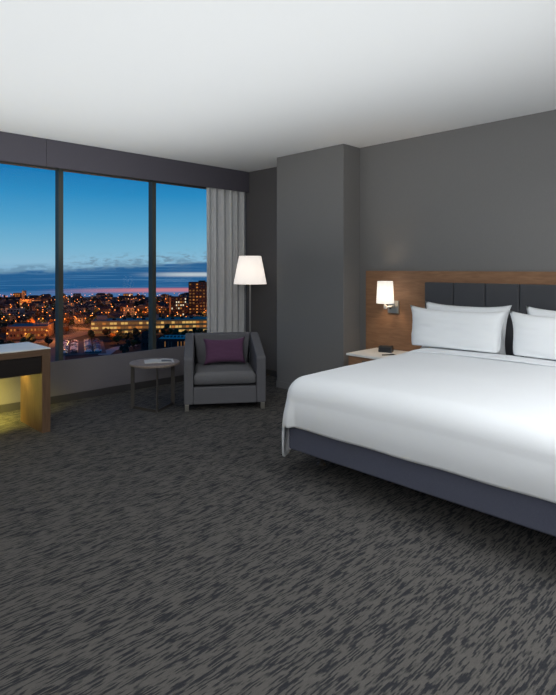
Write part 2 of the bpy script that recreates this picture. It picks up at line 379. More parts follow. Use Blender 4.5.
# duvet: a cloth over the mattress, rounded over the edges, tucked at the foot and hanging at the sides
def make_duvet():
    bm = bmesh.new()
    R = 0.14
    X0, X1, Y0, Y1 = BX0-0.055, BX1+0.055, BY0-0.022, 4.40
    ix0, ix1, iy0 = X0+R, X1-R, Y0+R
    nx, ny = 56, 46
    def top(x, y):
        u = (x-ix0)/(ix1-ix0); vv = (y-iy0)/(Y1-iy0)
        z = 0.656 + 0.026*vv + 0.016*math.sin(PI*min(1, max(0, u)))
        z += 0.006*noise.noise((x*2.3, y*2.1, 1.7)) + 0.003*noise.noise((x*7, y*5, 4.0))
        return z
    g = [[bm.verts.new((ix0+(ix1-ix0)*i/nx, iy0+(Y1-iy0)*j/ny, 0)) for i in range(nx+1)] for j in range(ny+1)]
    for row in g:
        for q in row: q.co.z = top(q.co.x, q.co.y)
    for j in range(ny):
        for i in range(nx): bm.faces.new((g[j][i], g[j][i+1], g[j+1][i+1], g[j+1][i]))
    per = []                                          # (start vert, outward normal angle, hem height)
    for j in range(ny, -1, -1):
        per.append((g[j][0], PI, 0.11))
    for k in range(1, 12):
        a = k/12; per.append((g[0][0], PI + a*PI/2, 0.085 + 0.25*min(1, max(0, (a-0.35)/0.35))**1.5))
    for i in range(nx+1): per.append((g[0][i], 1.5*PI, 0.342 + 0.002*math.sin(i*0.4)))
    for k in range(1, 12):
        a = 1-k/12; per.append((g[0][nx], 1.5*PI + (1-a)*PI/2, 0.085 + 0.25*min(1, max(0, (a-0.35)/0.35))**1.5))
    for j in range(ny+1): per.append((g[j][nx], 2*PI, 0.11))
    na, nd = 9, 12
    cols = []
    for idx, (v0, ang, hem) in enumerate(per):
        n = Vector((math.cos(ang), math.sin(ang))); p = v0.co.copy(); col = [v0]
        zt = p.z
        for k in range(1, na+1):
            t = k/na*PI/2
            col.append(bm.verts.new((p.x+n.x*R*math.sin(t), p.y+n.y*R*math.sin(t), zt-R*(1-math.cos(t)))))
        zs = zt-R
        for k in range(1, nd+1):
            f = k/nd; z = zs+(hem-zs)*f
            q = Vector((p.x+n.x*R, p.y+n.y*R, z))
            bul = 0.014*math.sin(PI*f) + 0.034*f + 0.014*f*noise.noise((q.x*3.2, q.y*3.2, 0.3+z*0.8))
            if abs(ang-1.5*PI) < 0.01: bul = 0.012*math.sin(PI*f*0.95)
            col.append(bm.verts.new((q.x+n.x*bul, q.y+n.y*bul, z)))
        cols.append(col)
    for a, b in zip(cols, cols[1:]):
        for k in range(na+nd):
            vs = [a[k], b[k], b[k+1], a[k+1]]
            u = []
            for q in vs:
                if q not in u: u.append(q)
            if len(u) >= 3: bm.faces.new(u)
    o = obj('duvet', bm, M['linen'], smooth=True)
    s = o.modifiers.new('thickness', 'SOLIDIFY'); s.thickness = 0.014; s.offset = 1
    return o
duvet = tag(make_duvet(), 'white duvet spread over the bed and hanging over its sides', 'duvet')
# the turned-down cuff of the top sheet just below the pillows
bm = bmesh.new(); n1, n2 = 60, 10; gg = []
for j in range(n2+1):
    a = j/n2; row = []
    for i in range(n1+1):
        u = i/n1; x = BX0+0.02+(BX1-BX0-0.04)*u
        y = 4.165 + 0.225*a + 0.006*noise.noise((x*3, 0, 0)) * (1-a)
        ed = min(1, min(u, 1-u)*14)
        z = 0.696 + 0.016*math.sin(PI*min(1, max(0, u*1.1-0.05))) + 0.008*(1-(2*a-1)**2)**0.5 - (1-ed)**2*0.03
        row.append(bm.verts.new((x, y, z)))
    gg.append(row)
for j in range(n2):
    for i in range(n1): bm.faces.new((gg[j][i], gg[j][i+1], gg[j+1][i+1], gg[j+1][i]))
cuff = obj('turned_down_cuff', bm, M['linen'], duvet, smooth=True)
s = cuff.modifiers.new('thickness', 'SOLIDIFY'); s.thickness = 0.010; s.offset = 1

def pillow_mesh(w, h, t, seed, pinch=0.10, nz_amp=0.012, corner=0.02, ear=0.0):
    bm = bmesh.new(); n, m = 34, 24
    sides = []
    for s in (1, -1):
        g = []
        for j in range(m+1):
            vv = -1+2*j/m; row = []
            for i in range(n+1):
                u = -1+2*i/n
                e = (max(0, 1-u**4)*max(0, 1-vv**4))**0.5
                th = 0.5*t*e**0.8
                px_ = u*w/2*(1-pinch*(1-abs(vv)**2.2)*abs(u)**3*0.6)
                pz = vv*h/2*(1-pinch*(1-abs(u)**2.2)*abs(vv)**3)
                px_ += (corner*u**5*vv**4 if vv > 0 or ear == 0 else -0.045*u**5*vv**4) + (ear*u**5 if vv > 0 else 0)*vv**2; pz += corner*vv**5*u**4 + (ear*0.5*u**6*vv**4 if vv > 0 else 0)
                d = nz_amp*noise.noise((u*2.2+seed, vv*4.5, s*2.0+seed)) * e
                row.append(bm.verts.new((px_, -s*(th+d), pz)))
            g.append(row)
        sides.append(g)
    for g in sides:
        for j in range(m):
            for i in range(n): bm.faces.new((g[j][i], g[j][i+1], g[j+1][i+1], g[j+1][i])).smooth = True
    bmesh.ops.remove_doubles(bm, verts=bm.verts, dist=0.0004)
    return bm
def pillow(name, label, cat, x, y, zb, zc, w, h, t, tilt, roll, seed, m, group=None, rz=0.0, pinch=0.10, ear=0.0, shear=0.0):
    bm = pillow_mesh(w, h, t, seed, pinch, 0.012, 0.02, ear)
    for q in bm.verts: q.co.x -= shear*q.co.z
    mt = Matrix.Translation((x, y, zb+h/2*math.cos(tilt))) @ Matrix.Rotation(-tilt, 4, 'X'); inv = mt.inverted()
    for q in bm.verts:                                # the lower edge settles on the bed
        p = mt @ q.co
        zq = zc + 0.016*(math.sin(PI*min(1, max(0, (p.x-BX0)/(BX1-BX0)))) - 1) if ear else zc
        if p.z < zq+0.02:
            k = zq+0.02-p.z; p.z = zq+0.02-0.02*(1-math.exp(-k/0.02)); p.y += (0.25*k if p.y > y-0.02 else -0.25*k); q.co = inv @ p
    o = obj(name, bm, m, smooth=True)
    o.rotation_euler = (-tilt, roll, rz)
    o.location = (x, y, zb+h/2*math.cos(tilt))
    return tag(o, label, cat, group)
GP = 'pillows leaning on the headboard'
pillow('pillow', 'white pillow behind the front pillow on the bed side next to the nightstand', 'pillow', -2.335, 4.640, 0.655, 0.660, 0.79, 0.442, 0.10, 0.20, 0.0, 3.1, M['pillowcase'], GP, 0, 0.06)
pillow('pillow', 'white pillow half hidden behind the front pillow cut off by the photo edge', 'pillow', -1.375, 4.640, 0.655, 0.660, 0.82, 0.442, 0.10, 0.20, 0.0, 5.7, M['pillowcase'], GP, 0, 0.06)
pillow('pillow', 'plump white pillow in front on the bed side next to the nightstand', 'pillow', -2.31, 4.415, 0.688, 0.738, 0.845, 0.375, 0.17, 0.26, 0.0, 8.3, M['pillowcase'], GP, 0, 0.03, 0.020, 0.06)
pillow('pillow', 'plump white pillow in front on the bed cut off by the photo edge', 'pillow', -1.3825, 4.415, 0.688, 0.738, 0.845, 0.375, 0.17, 0.26, 0.0, 11.9, M['pillowcase'], GP, 0, 0.03, 0.020, 0.06)

# ------------------------------------------------------------------ armchair
ac = thing('armchair', 'grey upholstered armchair with sloping arms in front of the curtain', 'armchair', (-4.25, 3.42, 0), math.atan2(0.81, 0.587))
W2, D = 0.41, 0.80
def side(s):
    bm = bmesh.new()
    prof = [(0.0, 0.066), (0.0, 0.515), (0.02, 0.535), (D-0.14, 0.685), (D-0.10, 0.692), (D-0.03, 0.692), (D-0.03, 0.066)]
    xo, xi = s*W2, s*(W2-0.095)
    a = [bm.verts.new((xo, y, z)) for y, z in prof]; b = [bm.verts.new((xi, y, z)) for y, z in prof]
    bm.faces.new(a); bm.faces.new(b[::-1]); n = len(prof)
    for i in range(n): bm.faces.new((a[i], a[(i+1) % n], b[(i+1) % n], b[i]))
    return obj('arm', bm, M['chair'], ac, 0.014, 3)
side(-1); side(1)
bm = bmesh.new()
vs = add_box(bm, -W2+0.096, W2-0.096, D-0.15, D-0.03, 0.25, 0.692)
for vv in vs:
    if vv.co.z < 0.3 and vv.co.y < D-0.1: vv.co.y -= 0.07; vv.co.x *= 0.80
obj('backrest', bm, M['chair'], ac, 0.014, 3)
box('base', -W2+0.096, W2-0.096, 0.004, D-0.03, 0.066, 0.235, M['chair'], ac, 0.010, 3)
bm = bmesh.new()
n1, n2 = 24, 24
def cushion(bm, x0, x1, y0, y1, z0, z1, r, crown):
    # rounded box cushion
    nx, ny = 24, 24; gt = []; gb = []
    for j in range(ny+1):
        rt, rb = [], []
        for i in range(nx+1):
            u = i/nx; w = j/ny; cu = min(u, 1-u)*(x1-x0); cv = min(w, 1-w)*(y1-y0)
            e = min(1, cu/r) ; f = min(1, cv/r)
            dr_ = (1-math.sqrt(max(0, 1-(1-e)**2))) ; df = (1-math.sqrt(max(0, 1-(1-f)**2)))
            dz = r*max(dr_, df)*0.999
            c = crown*math.sin(PI*u)*math.sin(PI*w)
            rt.append(bm.verts.new((x0+(x1-x0)*u, y0+(y1-y0)*w, z1-dz+c)))
            rb.append(bm.verts.new((x0+(x1-x0)*u, y0+(y1-y0)*w, z0+dz*0.5)))
        gt.append(rt); gb.append(rb)
    for j in range(ny):
        for i in range(nx):
            bm.faces.new((gt[j][i], gt[j][i+1], gt[j+1][i+1], gt[j+1][i])); bm.faces.new((gb[j][i], gb[j+1][i], gb[j+1][i+1], gb[j][i+1]))
    loop_t = [gt[0][i] for i in range(nx+1)] + [gt[j][nx] for j in range(1, ny+1)] + [gt[ny][i] for i in range(nx-1, -1, -1)] + [gt[j][0] for j in range(ny-1, 0, -1)]
    loop_b = [gb[0][i] for i in range(nx+1)] + [gb[j][nx] for j in range(1, ny+1)] + [gb[ny][i] for i in range(nx-1, -1, -1)] + [gb[j][0] for j in range(ny-1, 0, -1)]
    k = len(loop_t)
    for i in range(k): bm.faces.new((loop_t[i], loop_b[i], loop_b[(i+1) % k], loop_t[(i+1) % k]))
cushion(bm, -W2+0.102, W2-0.102, 0.012, D-0.22, 0.252, 0.378, 0.03, 0.012)
obj('seat_cushion', bm, M['chair_seat'], ac, smooth=True)
for x, y in ((-W2+0.03, 0.03), (W2-0.03, 0.03), (-W2+0.04, D-0.09), (W2-0.04, D-0.09)):
    bm = bmesh.new(); add_box(bm, x-0.02, x+0.02, y-0.02, y+0.02, 0.0, 0.066); obj('leg', bm, M['chrome'], ac, 0.003)
mw = ac.matrix_basis if False else Matrix.Translation(ac.location) @ Matrix.Rotation(ac.rotation_euler.z, 4, 'Z')
bm = pillow_mesh(0.44, 0.275, 0.12, 2.2, 0.12, 0.004, 0.012)
pp = obj('throw_pillow', bm, M['plum'], smooth=True)
pp.matrix_world = mw @ Matrix.Translation((0.015, 0.455, 0.527)) @ Matrix.Rotation(math.radians(-20), 4, 'X') @ Matrix.Rotation(math.radians(-1), 4, 'Y')
tag(pp, 'plum purple lumbar pillow leaning on the armchair back', 'pillow')

# ------------------------------------------------------------------ side table
st = thing('side_table', 'round grey oak side table on flat metal legs beside the armchair', 'table', (-4.81, 2.955, 0))
bm = bmesh.new(); add_lathe(bm, [(0.243, 0.448), (0.25, 0.452), (0.25, 0.470), (0.246, 0.474)], n=64); obj('tabletop', bm, M['table_wood'], st)
ctr = Vector((st.location.x, st.location.y))
P = [Vector((-4.975, 2.80))-ctr, Vector((-4.65, 2.885))-ctr, Vector((-4.83, 3.185))-ctr]
ang_bar = [math.atan2((P[1]-P[0]).y, (P[1]-P[0]).x), YAW+PI/2, math.atan2((P[2]-P[1]).y, (P[2]-P[1]).x)]
for p, a, w in zip(P, (YAW, YAW+PI/2, YAW), (0.019, 0.019, 0.019)):
    bm = bmesh.new(); add_box(bm, -w, w, -0.005, 0.005, 0.0, 0.448)
    for vv in bm.verts: vv.co = Matrix.Rotation(a, 3, 'Z') @ vv.co + Vector((p.x, p.y, 0))
    obj('leg', bm, M['black_metal'], st)
for a_, b_ in ((P[0], P[1]), (P[1], P[2])):
    bm = bmesh.new(); d = (b_-a_); L = d.length
    add_box(bm, 0.012, L-0.012, -0.005, 0.005, 0.0, 0.028)
    an = math.atan2(d.y, d.x)
    for vv in bm.verts: vv.co = Matrix.Rotation(an, 3, 'Z') @ vv.co + Vector((a_.x, a_.y, 0))
    obj('floor_bar', bm, M['black_metal'], st)
mg = thing('magazine', 'open printed magazine lying on the round side table', 'magazine', (-4.80, 3.0, 0.474), math.radians(62))
for s in (-1, 1):
    bm = bmesh.new(); n = 8; pt, pb = [], []
    for i in range(n+1):
        u = i/n; x = s*0.145*u; z = 0.003+0.010*math.sin(PI*min(1, u*1.15+0.05))*(1-u*0.6)
        pt.append((x, z)); pb.append((x, 0.0))
    prof = pt + pb[::-1]
    a = [bm.verts.new((x, -0.10, z)) for x, z in prof]; b = [bm.verts.new((x, 0.10, z)) for x, z in prof]
    bm.faces.new(a); bm.faces.new(b[::-1])
    for i in range(len(prof)): bm.faces.new((a[i], a[(i+1) % len(prof)], b[(i+1) % len(prof)], b[i]))
    pg = obj('page', bm, M['paper'], mg)
    if s == 1:
        bm = bmesh.new(); g0 = []
        for i in range(n+1):
            u = 0.15+0.7*i/n; x = s*0.145*u; z = 0.0042+0.010*math.sin(PI*min(1, u*1.15+0.05))*(1-u*0.6)
            g0.append((bm.verts.new((x, -0.08, z)), bm.verts.new((x, 0.02, z))))
        for q, r in zip(g0, g0[1:]): bm.faces.new((q[0], r[0], r[1], q[1]))
        pc = obj('picture', bm, M['print'], pg)

# ------------------------------------------------------------------ floor lamp
LX, LY = -5.03, 4.44
fl = thing('floor_lamp', 'slim nickel floor lamp with lit ivory tapered shade in the corner', 'floor lamp', (LX, LY, 0))
bm = bmesh.new(); add_lathe(bm, [(0.13, 0.0), (0.135, 0.008), (0.13, 0.02), (0.03, 0.028), (0.014, 0.04)]); obj('base', bm, M['chrome'], fl)
bm = bmesh.new(); add_lathe(bm, [(0.011, 0.035), (0.011, 1.30), (0.018, 1.305), (0.018, 1.36)], n=20); obj('pole', bm, M['satin'], fl)
bm = bmesh.new(); add_lathe(bm, [(0.204, 1.228), (0.137, 1.574), (0.135, 1.574), (0.202, 1.228), (0.204, 1.228)], n=56, cap=False); obj('lamp_shade', bm, M['lamp_shade'], fl)
bm = bmesh.new(); add_lathe(bm, [(0.006, 1.36), (0.02, 1.38), (0.032, 1.43), (0.02, 1.465), (0.004, 1.475)], n=20); obj('bulb', bm, M['bulb'], fl)
bm = bmesh.new()
for k in range(3):
    a = k*2*PI/3+0.4; add_tube(bm, [(0.018*math.cos(a), 0.018*math.sin(a), 1.352), (0.135*math.cos(a), 0.135*math.sin(a), 1.565)], 0.0025, 6)
obj('shade_holder', bm, M['chrome'], fl)

# ------------------------------------------------------------------ desk
DX0, DX1, DY0, DY1 = -5.285, -4.765, 0.10, 1.888
dk = thing('desk', 'oak waterfall desk with white stone top in front of the window', 'desk', ((DX0+DX1)/2, (DY0+DY1)/2, 0))
lbox('desktop', DX0, DX1, DY0, DY1, 0.668, 0.722, M['desk_wood_flat'], dk, 0.002)
lbox('stone_top', DX0, DX1, DY0, DY1, 0.722, 0.732, M['stone'], dk, 0.002)
lbox('side_panel', DX0, DX1, DY1-0.072, DY1, 0.0, 0.668, M['desk_wood'], dk, 0.002)
lbox('side_panel', DX0, DX1, DY0, DY0+0.072, 0.0, 0.668, M['desk_wood'], dk, 0.002)
for a, b in ((DY0+0.075, (DY0+DY1)/2-0.003), ((DY0+DY1)/2+0.003, DY1-0.075)):
    dd = lbox('drawer', DX0+0.14, DX1-0.012, a, b, 0.515, 0.665, M['drawer_wood'], dk, 0.002)
lbox('modesty_rail', DX0+0.02, DX0+0.04, DY0+0.073, DY1-0.073, 0.58, 0.667, M['desk_wood_flat'], dk)
lbox('light_strip', DX0+0.05, DX0+0.07, DY0+0.12, DY1-0.14, 0.570, 0.579, M['led'], dk)

# ------------------------------------------------------------------ world: dusk sky
w = bpy.data.worlds.new('dusk_sky'); S.world = w; w.use_nodes = True
nt = w.node_tree; N = nt.nodes; L = nt.links; N.clear()
tc = N.new('ShaderNodeTexCoord'); sx = N.new('ShaderNodeSeparateXYZ'); L.new(tc.outputs['Generated'], sx.inputs[0])
def mth(op, a, b=0.0, c=None):
    n = N.new('ShaderNodeMath'); n.operation = op
    for i, vv in enumerate((a, b) if c is None else (a, b, c)):
        if isinstance(vv, (int, float)): n.inputs[i].default_value = vv
        else: L.new(vv, n.inputs[i])
    return n.outputs[0]
X, Y, Z = sx.outputs
hz = mth('SQRT', mth('ADD', mth('MULTIPLY', X, X), mth('MULTIPLY', Y, Y)))
el = mth('DIVIDE', Z, mth('MAXIMUM', hz, 0.02))                  # tangent of the elevation
uu = mth('ARCTAN2', Y, mth('MULTIPLY', X, -1.0))                 # azimuth: 0.29 .. 0.64 in the window
cx = N.new('ShaderNodeCombineXYZ'); L.new(uu, cx.inputs[0]); L.new(el, cx.inputs[1])
def wn(sc, st, det=5, rough=0.55, off=(0, 0, 0)):
    mp = N.new('ShaderNodeMapping'); mp.inputs['Scale'].default_value = st; mp.inputs['Location'].default_value = off
    t = N.new('ShaderNodeTexNoise'); t.inputs['Scale'].default_value = sc; t.inputs['Detail'].default_value = det; t.inputs['Roughness'].default_value = rough
    L.new(cx.outputs[0], mp.inputs[0]); L.new(mp.outputs[0], t.inputs['Vector']); return t.outputs['Fac']
def mr(f, a, b, c=0.0, d=1.0):
    r = N.new('ShaderNodeMapRange'); r.inputs[1].default_value = a; r.inputs[2].default_value = b; r.inputs[3].default_value = c; r.inputs[4].default_value = d
    r.interpolation_type = 'SMOOTHSTEP'; L.new(f, r.inputs[0]); return r.outputs[0]
def mixc(f, a, b):
    n = N.new('ShaderNodeMix'); n.data_type = 'RGBA'
    L.new(f, n.inputs[0])
    for i, vv in ((6, a), (7, b)):
        if isinstance(vv, tuple): n.inputs[i].default_value = vv
        else: L.new(vv, n.inputs[i])
    return n.outputs[2]
ramp = N.new('ShaderNodeValToRGB'); cr = ramp.color_ramp
def e2p(e): return (e+0.06)/0.46
stops = [(-0.06, (66, 98, 148)), (-0.040, (80, 118, 166)), (-0.025, (120, 160, 196)), (0.01, (142, 188, 214)), (0.035, (122, 182, 212)), (0.08, (86, 164, 206)), (0.13, (44, 140, 194)), (0.19, (0, 108, 174)), (0.40, (0, 74, 134))]
cr.elements[0].position = e2p(stops[0][0]); cr.elements[0].color = rgb(*stops[0][1])
cr.elements[1].position = e2p(stops[-1][0]); cr.elements[1].color = rgb(*stops[-1][1])
for e, c in stops[1:-1]:
    q = cr.elements.new(e2p(e)); q.color = rgb(*c)
L.new(mth('DIVIDE', mth('ADD', el, 0.06), 0.46), ramp.inputs[0])
col = ramp.outputs[0]
# bank of dusk cloud low over the city
tilt = mth('MULTIPLY', mth('SUBTRACT', uu, 0.3), 0.055)
ew = mth('ADD', mth('SUBTRACT', el, tilt), mth('MULTIPLY', mth('SUBTRACT', wn(7, (1, 9, 1), 5, 0.6), 0.5), 0.012))
bank = mth('MULTIPLY', mr(ew, -0.006, -0.010), mr(el, -0.047, -0.036))
col = mixc(mth('MULTIPLY', bank, 0.95), col, rgb(24, 88, 140))
top_fluff = mth('MULTIPLY', mth('MULTIPLY', mr(ew, 0.006, -0.002), mr(ew, -0.014, -0.008)), mr(wn(34, (1, 2.6, 1), 4, 0.6), 0.36, 0.6))
col = mixc(mth('MULTIPLY', top_fluff, 0.85), col, rgb(108, 146, 172))
wisp = mth('MULTIPLY', mth('MULTIPLY', mr(ew, 0.02, 0.004), mr(ew, -0.014, -0.004)), mr(wn(55, (1, 3.2, 1), 4, 0.65, (3, 1, 0)), 0.50, 0.62))
wisp = mth('MULTIPLY', wisp, mr(uu, 0.36, 0.46))
col = mixc(mth('MULTIPLY', wisp, 0.8), col, rgb(112, 142, 164))
streak = mth('MULTIPLY', mth('MULTIPLY', mr(wn(6, (1, 60, 1), 3, 0.5, (0, 2, 0)), 0.52, 0.66), bank), 0.30)
col = mixc(streak, col, rgb(120, 166, 200))
light = mth('MULTIPLY', mth('MULTIPLY', mr(el, -0.018, -0.013), mr(el, -0.006, -0.011)), mr(uu, 0.50, 0.62))
col = mixc(mth('MULTIPLY', light, 0.8), col, rgb(206, 214, 216))
pink = mth('MULTIPLY', mth('MULTIPLY', mr(el, -0.046, -0.0405), mr(el, -0.0345, -0.0385)), mr(uu, 0.34, 0.56))
col = mixc(mth('MULTIPLY', pink, 0.75), col, rgb(222, 128, 130))
low = mr(el, -0.06, -0.12)
col = mixc(low, col, rgb(30, 34, 44))
bg = N.new('ShaderNodeBackground'); L.new(col, bg.inputs[0]); bg.inputs[1].default_value = 1.0
wo = N.new('ShaderNodeOutputWorld'); L.new(bg.outputs[0], wo.inputs[0])

# ------------------------------------------------------------------ the city far below the window
GZ = EYE-50.0
def cpos(px, t):
    k = (px-278.0)/FPX; p = FW*t + RT*(k*t); return Vector((p.x, p.y))
def asp(name, col, **k): return mat(name, col, 0.85, spec=0.1, **k)
M['land'] = asp('city_ground', rgb(50, 46, 42), noise_amt=0.55, nscale=0.03)
M['asphalt'] = asp('asphalt', rgb(104, 96, 90))
M['tree_a'] = asp('tree_green', rgb(52, 60, 40), noise_amt=0.4, nscale=0.6)
M['tree_b'] = asp('tree_autumn', rgb(104, 70, 36), noise_amt=0.4, nscale=0.6)
M['tree_c'] = asp('tree_dark', rgb(36, 44, 36), noise_amt=0.4, nscale=0.6)
M['bark'] = asp('bark', rgb(50, 42, 36))
M['brick'] = asp('dark_brick', rgb(70, 52, 46), noise_amt=0.1, nscale=0.5)
M['white_wall'] = asp('pale_wall', rgb(132, 120, 112))
M['grey_wall'] = asp('grey_wall', rgb(88, 82, 80))
M['tan_wall'] = asp('tan_wall', rgb(116, 88, 66))
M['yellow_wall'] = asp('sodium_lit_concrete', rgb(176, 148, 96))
M['roof_dark'] = asp('dark_roof', rgb(52, 49, 51))
M['roof_pale'] = asp('pale_flat_roof', rgb(160, 146, 138))
M['roof_blue'] = asp('blue_grey_roof', rgb(126, 118, 122))
M['dark_glass'] = mat('dark_window', rgb(26, 28, 34), 0.2)
M['win_warm'] = emat('lit_window_warm', (1.0, 0.36, 0.08, 1), 0.5)
M['win_gold'] = emat('lit_window_gold', (1.0, 0.58, 0.17, 1), 0.70)
M['win_dim'] = emat('lit_window_dim', (0.9, 0.40, 0.13, 1), 0.20)
M['win_white'] = emat('lit_window_white', (1.0, 0.82, 0.58, 1), 1.0)
M['sodium'] = emat('sodium_lamp', (1.0, 0.26, 0.04, 1), 4.5)
M['sodium_white'] = emat('warm_white_lamp', (1.0, 0.50, 0.22, 1), 3.6)
for k, c in (('car_white', (196, 200, 208)), ('car_blue', (70, 84, 120)), ('car_dark', (44, 46, 54)), ('car_red', (120, 44, 38))):
    M[k] = mat(k, rgb(*c), 0.35)

bm = bmesh.new()
pts = [cpos(-420, 150), cpos(760, 150), cpos(760, 930), cpos(-420, 930)]
add_prism(bm, [tuple(p) for p in pts], GZ-2.0, GZ)
struct(obj('ground', bm, M['land']), 'dark city ground far below the window', 'ground')
def strip(name, pth, width, z, m, label):
    bm = bmesh.new(); P_ = [cpos(*p) for p in pth]; prev = None
    for i, p in enumerate(P_):
        d = (P_[min(i+1, len(P_)-1)]-P_[max(i-1, 0)]).normalized(); n = Vector((-d.y, d.x))*width/2
        a = bm.verts.new((p.x+n.x, p.y+n.y, z)); b = bm.verts.new((p.x-n.x, p.y-n.y, z))
        if prev: bm.faces.new((prev[0], prev[1], b, a))
        prev = (a, b)
    o = obj(name, bm, m); s = o.modifiers.new('t', 'SOLIDIFY'); s.thickness = 0.08; s.offset = 1
    return struct(o, label, 'road')
strip('road', [(-60, 352), (0, 358), (35, 366), (62, 384), (88, 428)], 15, GZ+0.04, M['asphalt'], 'lit road running past the blue roofed building')
strip('road_1', [(60, 384), (57, 335), (52, 270)], 11, GZ+0.06, M['asphalt'], 'lit road running down beside the parking lot')
strip('road_2', [(104, 312), (110, 328), (118, 340), (134, 352)], 7, GZ+0.06, mat('pale_road', rgb(170, 160, 148), 0.9), 'pale lit driveway curving beside the parking lot')
strip('road_3', [(81, 370), (81, 312)], 28, GZ+0.05, M['asphalt'], 'parking lot full of cars')
strip('road_4', [(-60, 470), (20, 470), (60, 462), (90, 440)], 10, GZ+0.05, M['asphalt'], 'lit street between the trees')

occ = []            # circles already built on
def free(p, r): return all((p.x-q[0])**2+(p.y-q[1])**2 > (r+q[2])**2 for q in occ)
for px_, t_, r_ in ((0, 358, 8), (35, 366, 8), (62, 384, 9), (76, 405, 8), (88, 428, 8), (58, 360, 7), (57, 338, 7), (54, 305, 7), (81, 362, 16), (81, 350, 16), (81, 336, 16), (81, 320, 16), (106, 316, 6), (111, 329, 6), (120, 341, 6), (128, 348, 5), (18, 361, 8), (50, 375, 8)):
    p = cpos(px_, t_); occ.append((p.x, p.y, r_))

def building(name, label, A, B, depth, height, wall, roof, floors, bays, lit, cat='building', win=(0.62, 0.55), z_base=0.6, parapet=0.5, group=None, seed=1):
    """front wall from A to B (as seen from the room), each window its own part"""
    rnd = random.Random(seed)
    a, b = cpos(*A), cpos(*B); d = b-a; Lw = d.length; an = math.atan2(d.y, d.x)
    t = thing(name, label, cat, (a.x, a.y, GZ), an, group)
    # local x along the front, local y away from the camera (left normal points away)
    bm = bmesh.new(); add_box(bm, 0, Lw, 0, depth, 0, height); obj('wall', bm, wall, t)
    bm = bmesh.new(); add_box(bm, 0.3, Lw-0.3, 0.3, depth-0.3, height, height+0.12)
    obj('roof', bm, roof, t)
    if parapet:
        bm = bmesh.new()
        add_box(bm, 0, Lw, 0, 0.3, height, height+parapet); add_box(bm, 0, Lw, depth-0.3, depth, height, height+parapet)
        add_box(bm, 0, 0.3, 0.3, depth-0.3, height, height+parapet); add_box(bm, Lw-0.3, Lw, 0.3, depth-0.3, height, height+parapet)
        obj('parapet', bm, wall, t)
    fh = (height-z_base)/floors; bw = Lw/bays
    meshes = {}
    for key in set(lit):
        bm = bmesh.new(); add_box(bm, -bw*win[0]/2, bw*win[0]/2, -0.12, 0.0, -fh*win[1]/2, fh*win[1]/2)
        me = bpy.data.meshes.new('window'); bm.to_mesh(me); bm.free(); me.materials.append(M[key]); meshes[key] = me
    for f in range(floors):
        for k in range(bays):
            o = bpy.data.objects.new('window', meshes[rnd.choice(lit)]); C.objects.link(o); o.parent = t
            o.location = ((k+0.5)*bw, 0, z_base+(f+0.5)*fh)
    n = int(max(2, Lw//4))
    for i in range(n+1):
        c = a+d*(i/n); u = Vector((-math.sin(an), math.cos(an)))
        for q in range(int(depth//4)+2):
            p = c+u*min(depth, q*4.0); occ.append((p.x, p.y, 2.9))
    return t, Lw, an
def roofbox(t, x0, x1, y0, y1, z0, z1, m, name='rooftop_box'):
    bm = bmesh.new(); add_box(bm, x0, x1, y0, y1, z0, z1); return obj(name, bm, m, t)

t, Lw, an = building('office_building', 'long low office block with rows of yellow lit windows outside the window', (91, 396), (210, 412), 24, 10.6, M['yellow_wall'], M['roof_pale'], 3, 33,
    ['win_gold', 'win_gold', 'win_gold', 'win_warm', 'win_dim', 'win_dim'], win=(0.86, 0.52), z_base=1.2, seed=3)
roofbox(t, 3, 10, 7, 13, 10.72, 14.2, M['white_wall']); roofbox(t, 42, 48, 8, 15, 10.72, 14.0, M['white_wall'])
for k in range(9): roofbox(t, 14+k*7.2, 16.5+k*7.2, 9+(k % 3)*3, 11.5+(k % 3)*3, 10.72, 11.9, M['roof_dark'], 'rooftop_unit')
t, Lw, an = building('apartment_tower', 'tall dark apartment tower with lit windows beside the curtain', (188.5, 546), (209, 549), 22, 35, M['brick'], M['roof_dark'], 11, 6,
    ['win_warm', 'win_dim', 'dark_glass', 'dark_glass', 'dark_glass', 'win_dim'], win=(0.5, 0.45), seed=5)
roofbox(t, 10, 17, 5, 14, 35.12, 37.0, M['brick'])
t, Lw, an = building('apartment_block', 'dark brick apartment block with columns of lit windows beside the tall tower', (171, 520), (186.5, 525), 12, 21.5, M['brick'], M['roof_dark'], 7, 7,
    ['win_white', 'win_dim', 'win_warm', 'dark_glass', 'dark_glass'], win=(0.5, 0.5), seed=8)
t, Lw, an = building('warehouse', 'low building with blue grey roof and orange lit front behind the desk', (6, 378), (47, 384), 27, 8.4, M['tan_wall'], M['roof_blue'], 2, 12,
    ['dark_glass', 'win_dim', 'win_warm'], win=(0.45, 0.4), seed=2)
for k in range(5): roofbox(t, 15+k*2.2, 16.6+k*2.2, 14, 18, 8.52, 9.8, M['white_wall'], 'rooftop_unit')
t, Lw, an = building('storage_building', 'dark low building with pale roof outside just beyond the armchair', (157, 331), (186, 331), 22, 6.2, M['roof_dark'], mat('white_roof', rgb(226, 208, 192), 0.85), 1, 9,
    ['win_dim', 'dark_glass', 'dark_glass', 'grey_wall'], win=(0.3, 0.6), seed=4)
for k in range(7): roofbox(t, 1.5+k*2.3, 2.7+k*2.3, 9, 12, 6.32, 7.2, M['grey_wall'], 'rooftop_unit')
building('stair_tower', 'narrow black block standing in front of the long yellow office block', (141.5, 331), (150, 331), 6, 10.2, M['roof_dark'], M['roof_dark'], 2, 2, ['dark_glass'], win=(0.5, 0.5), seed=4)
building('grey_office', 'small grey flat roofed office among dark trees above the desk', (7, 560), (19.5, 560), 12, 7.2, M['white_wall'], M['roof_dark'], 2, 4, ['dark_glass', 'win_dim', 'dark_glass'], seed=6)
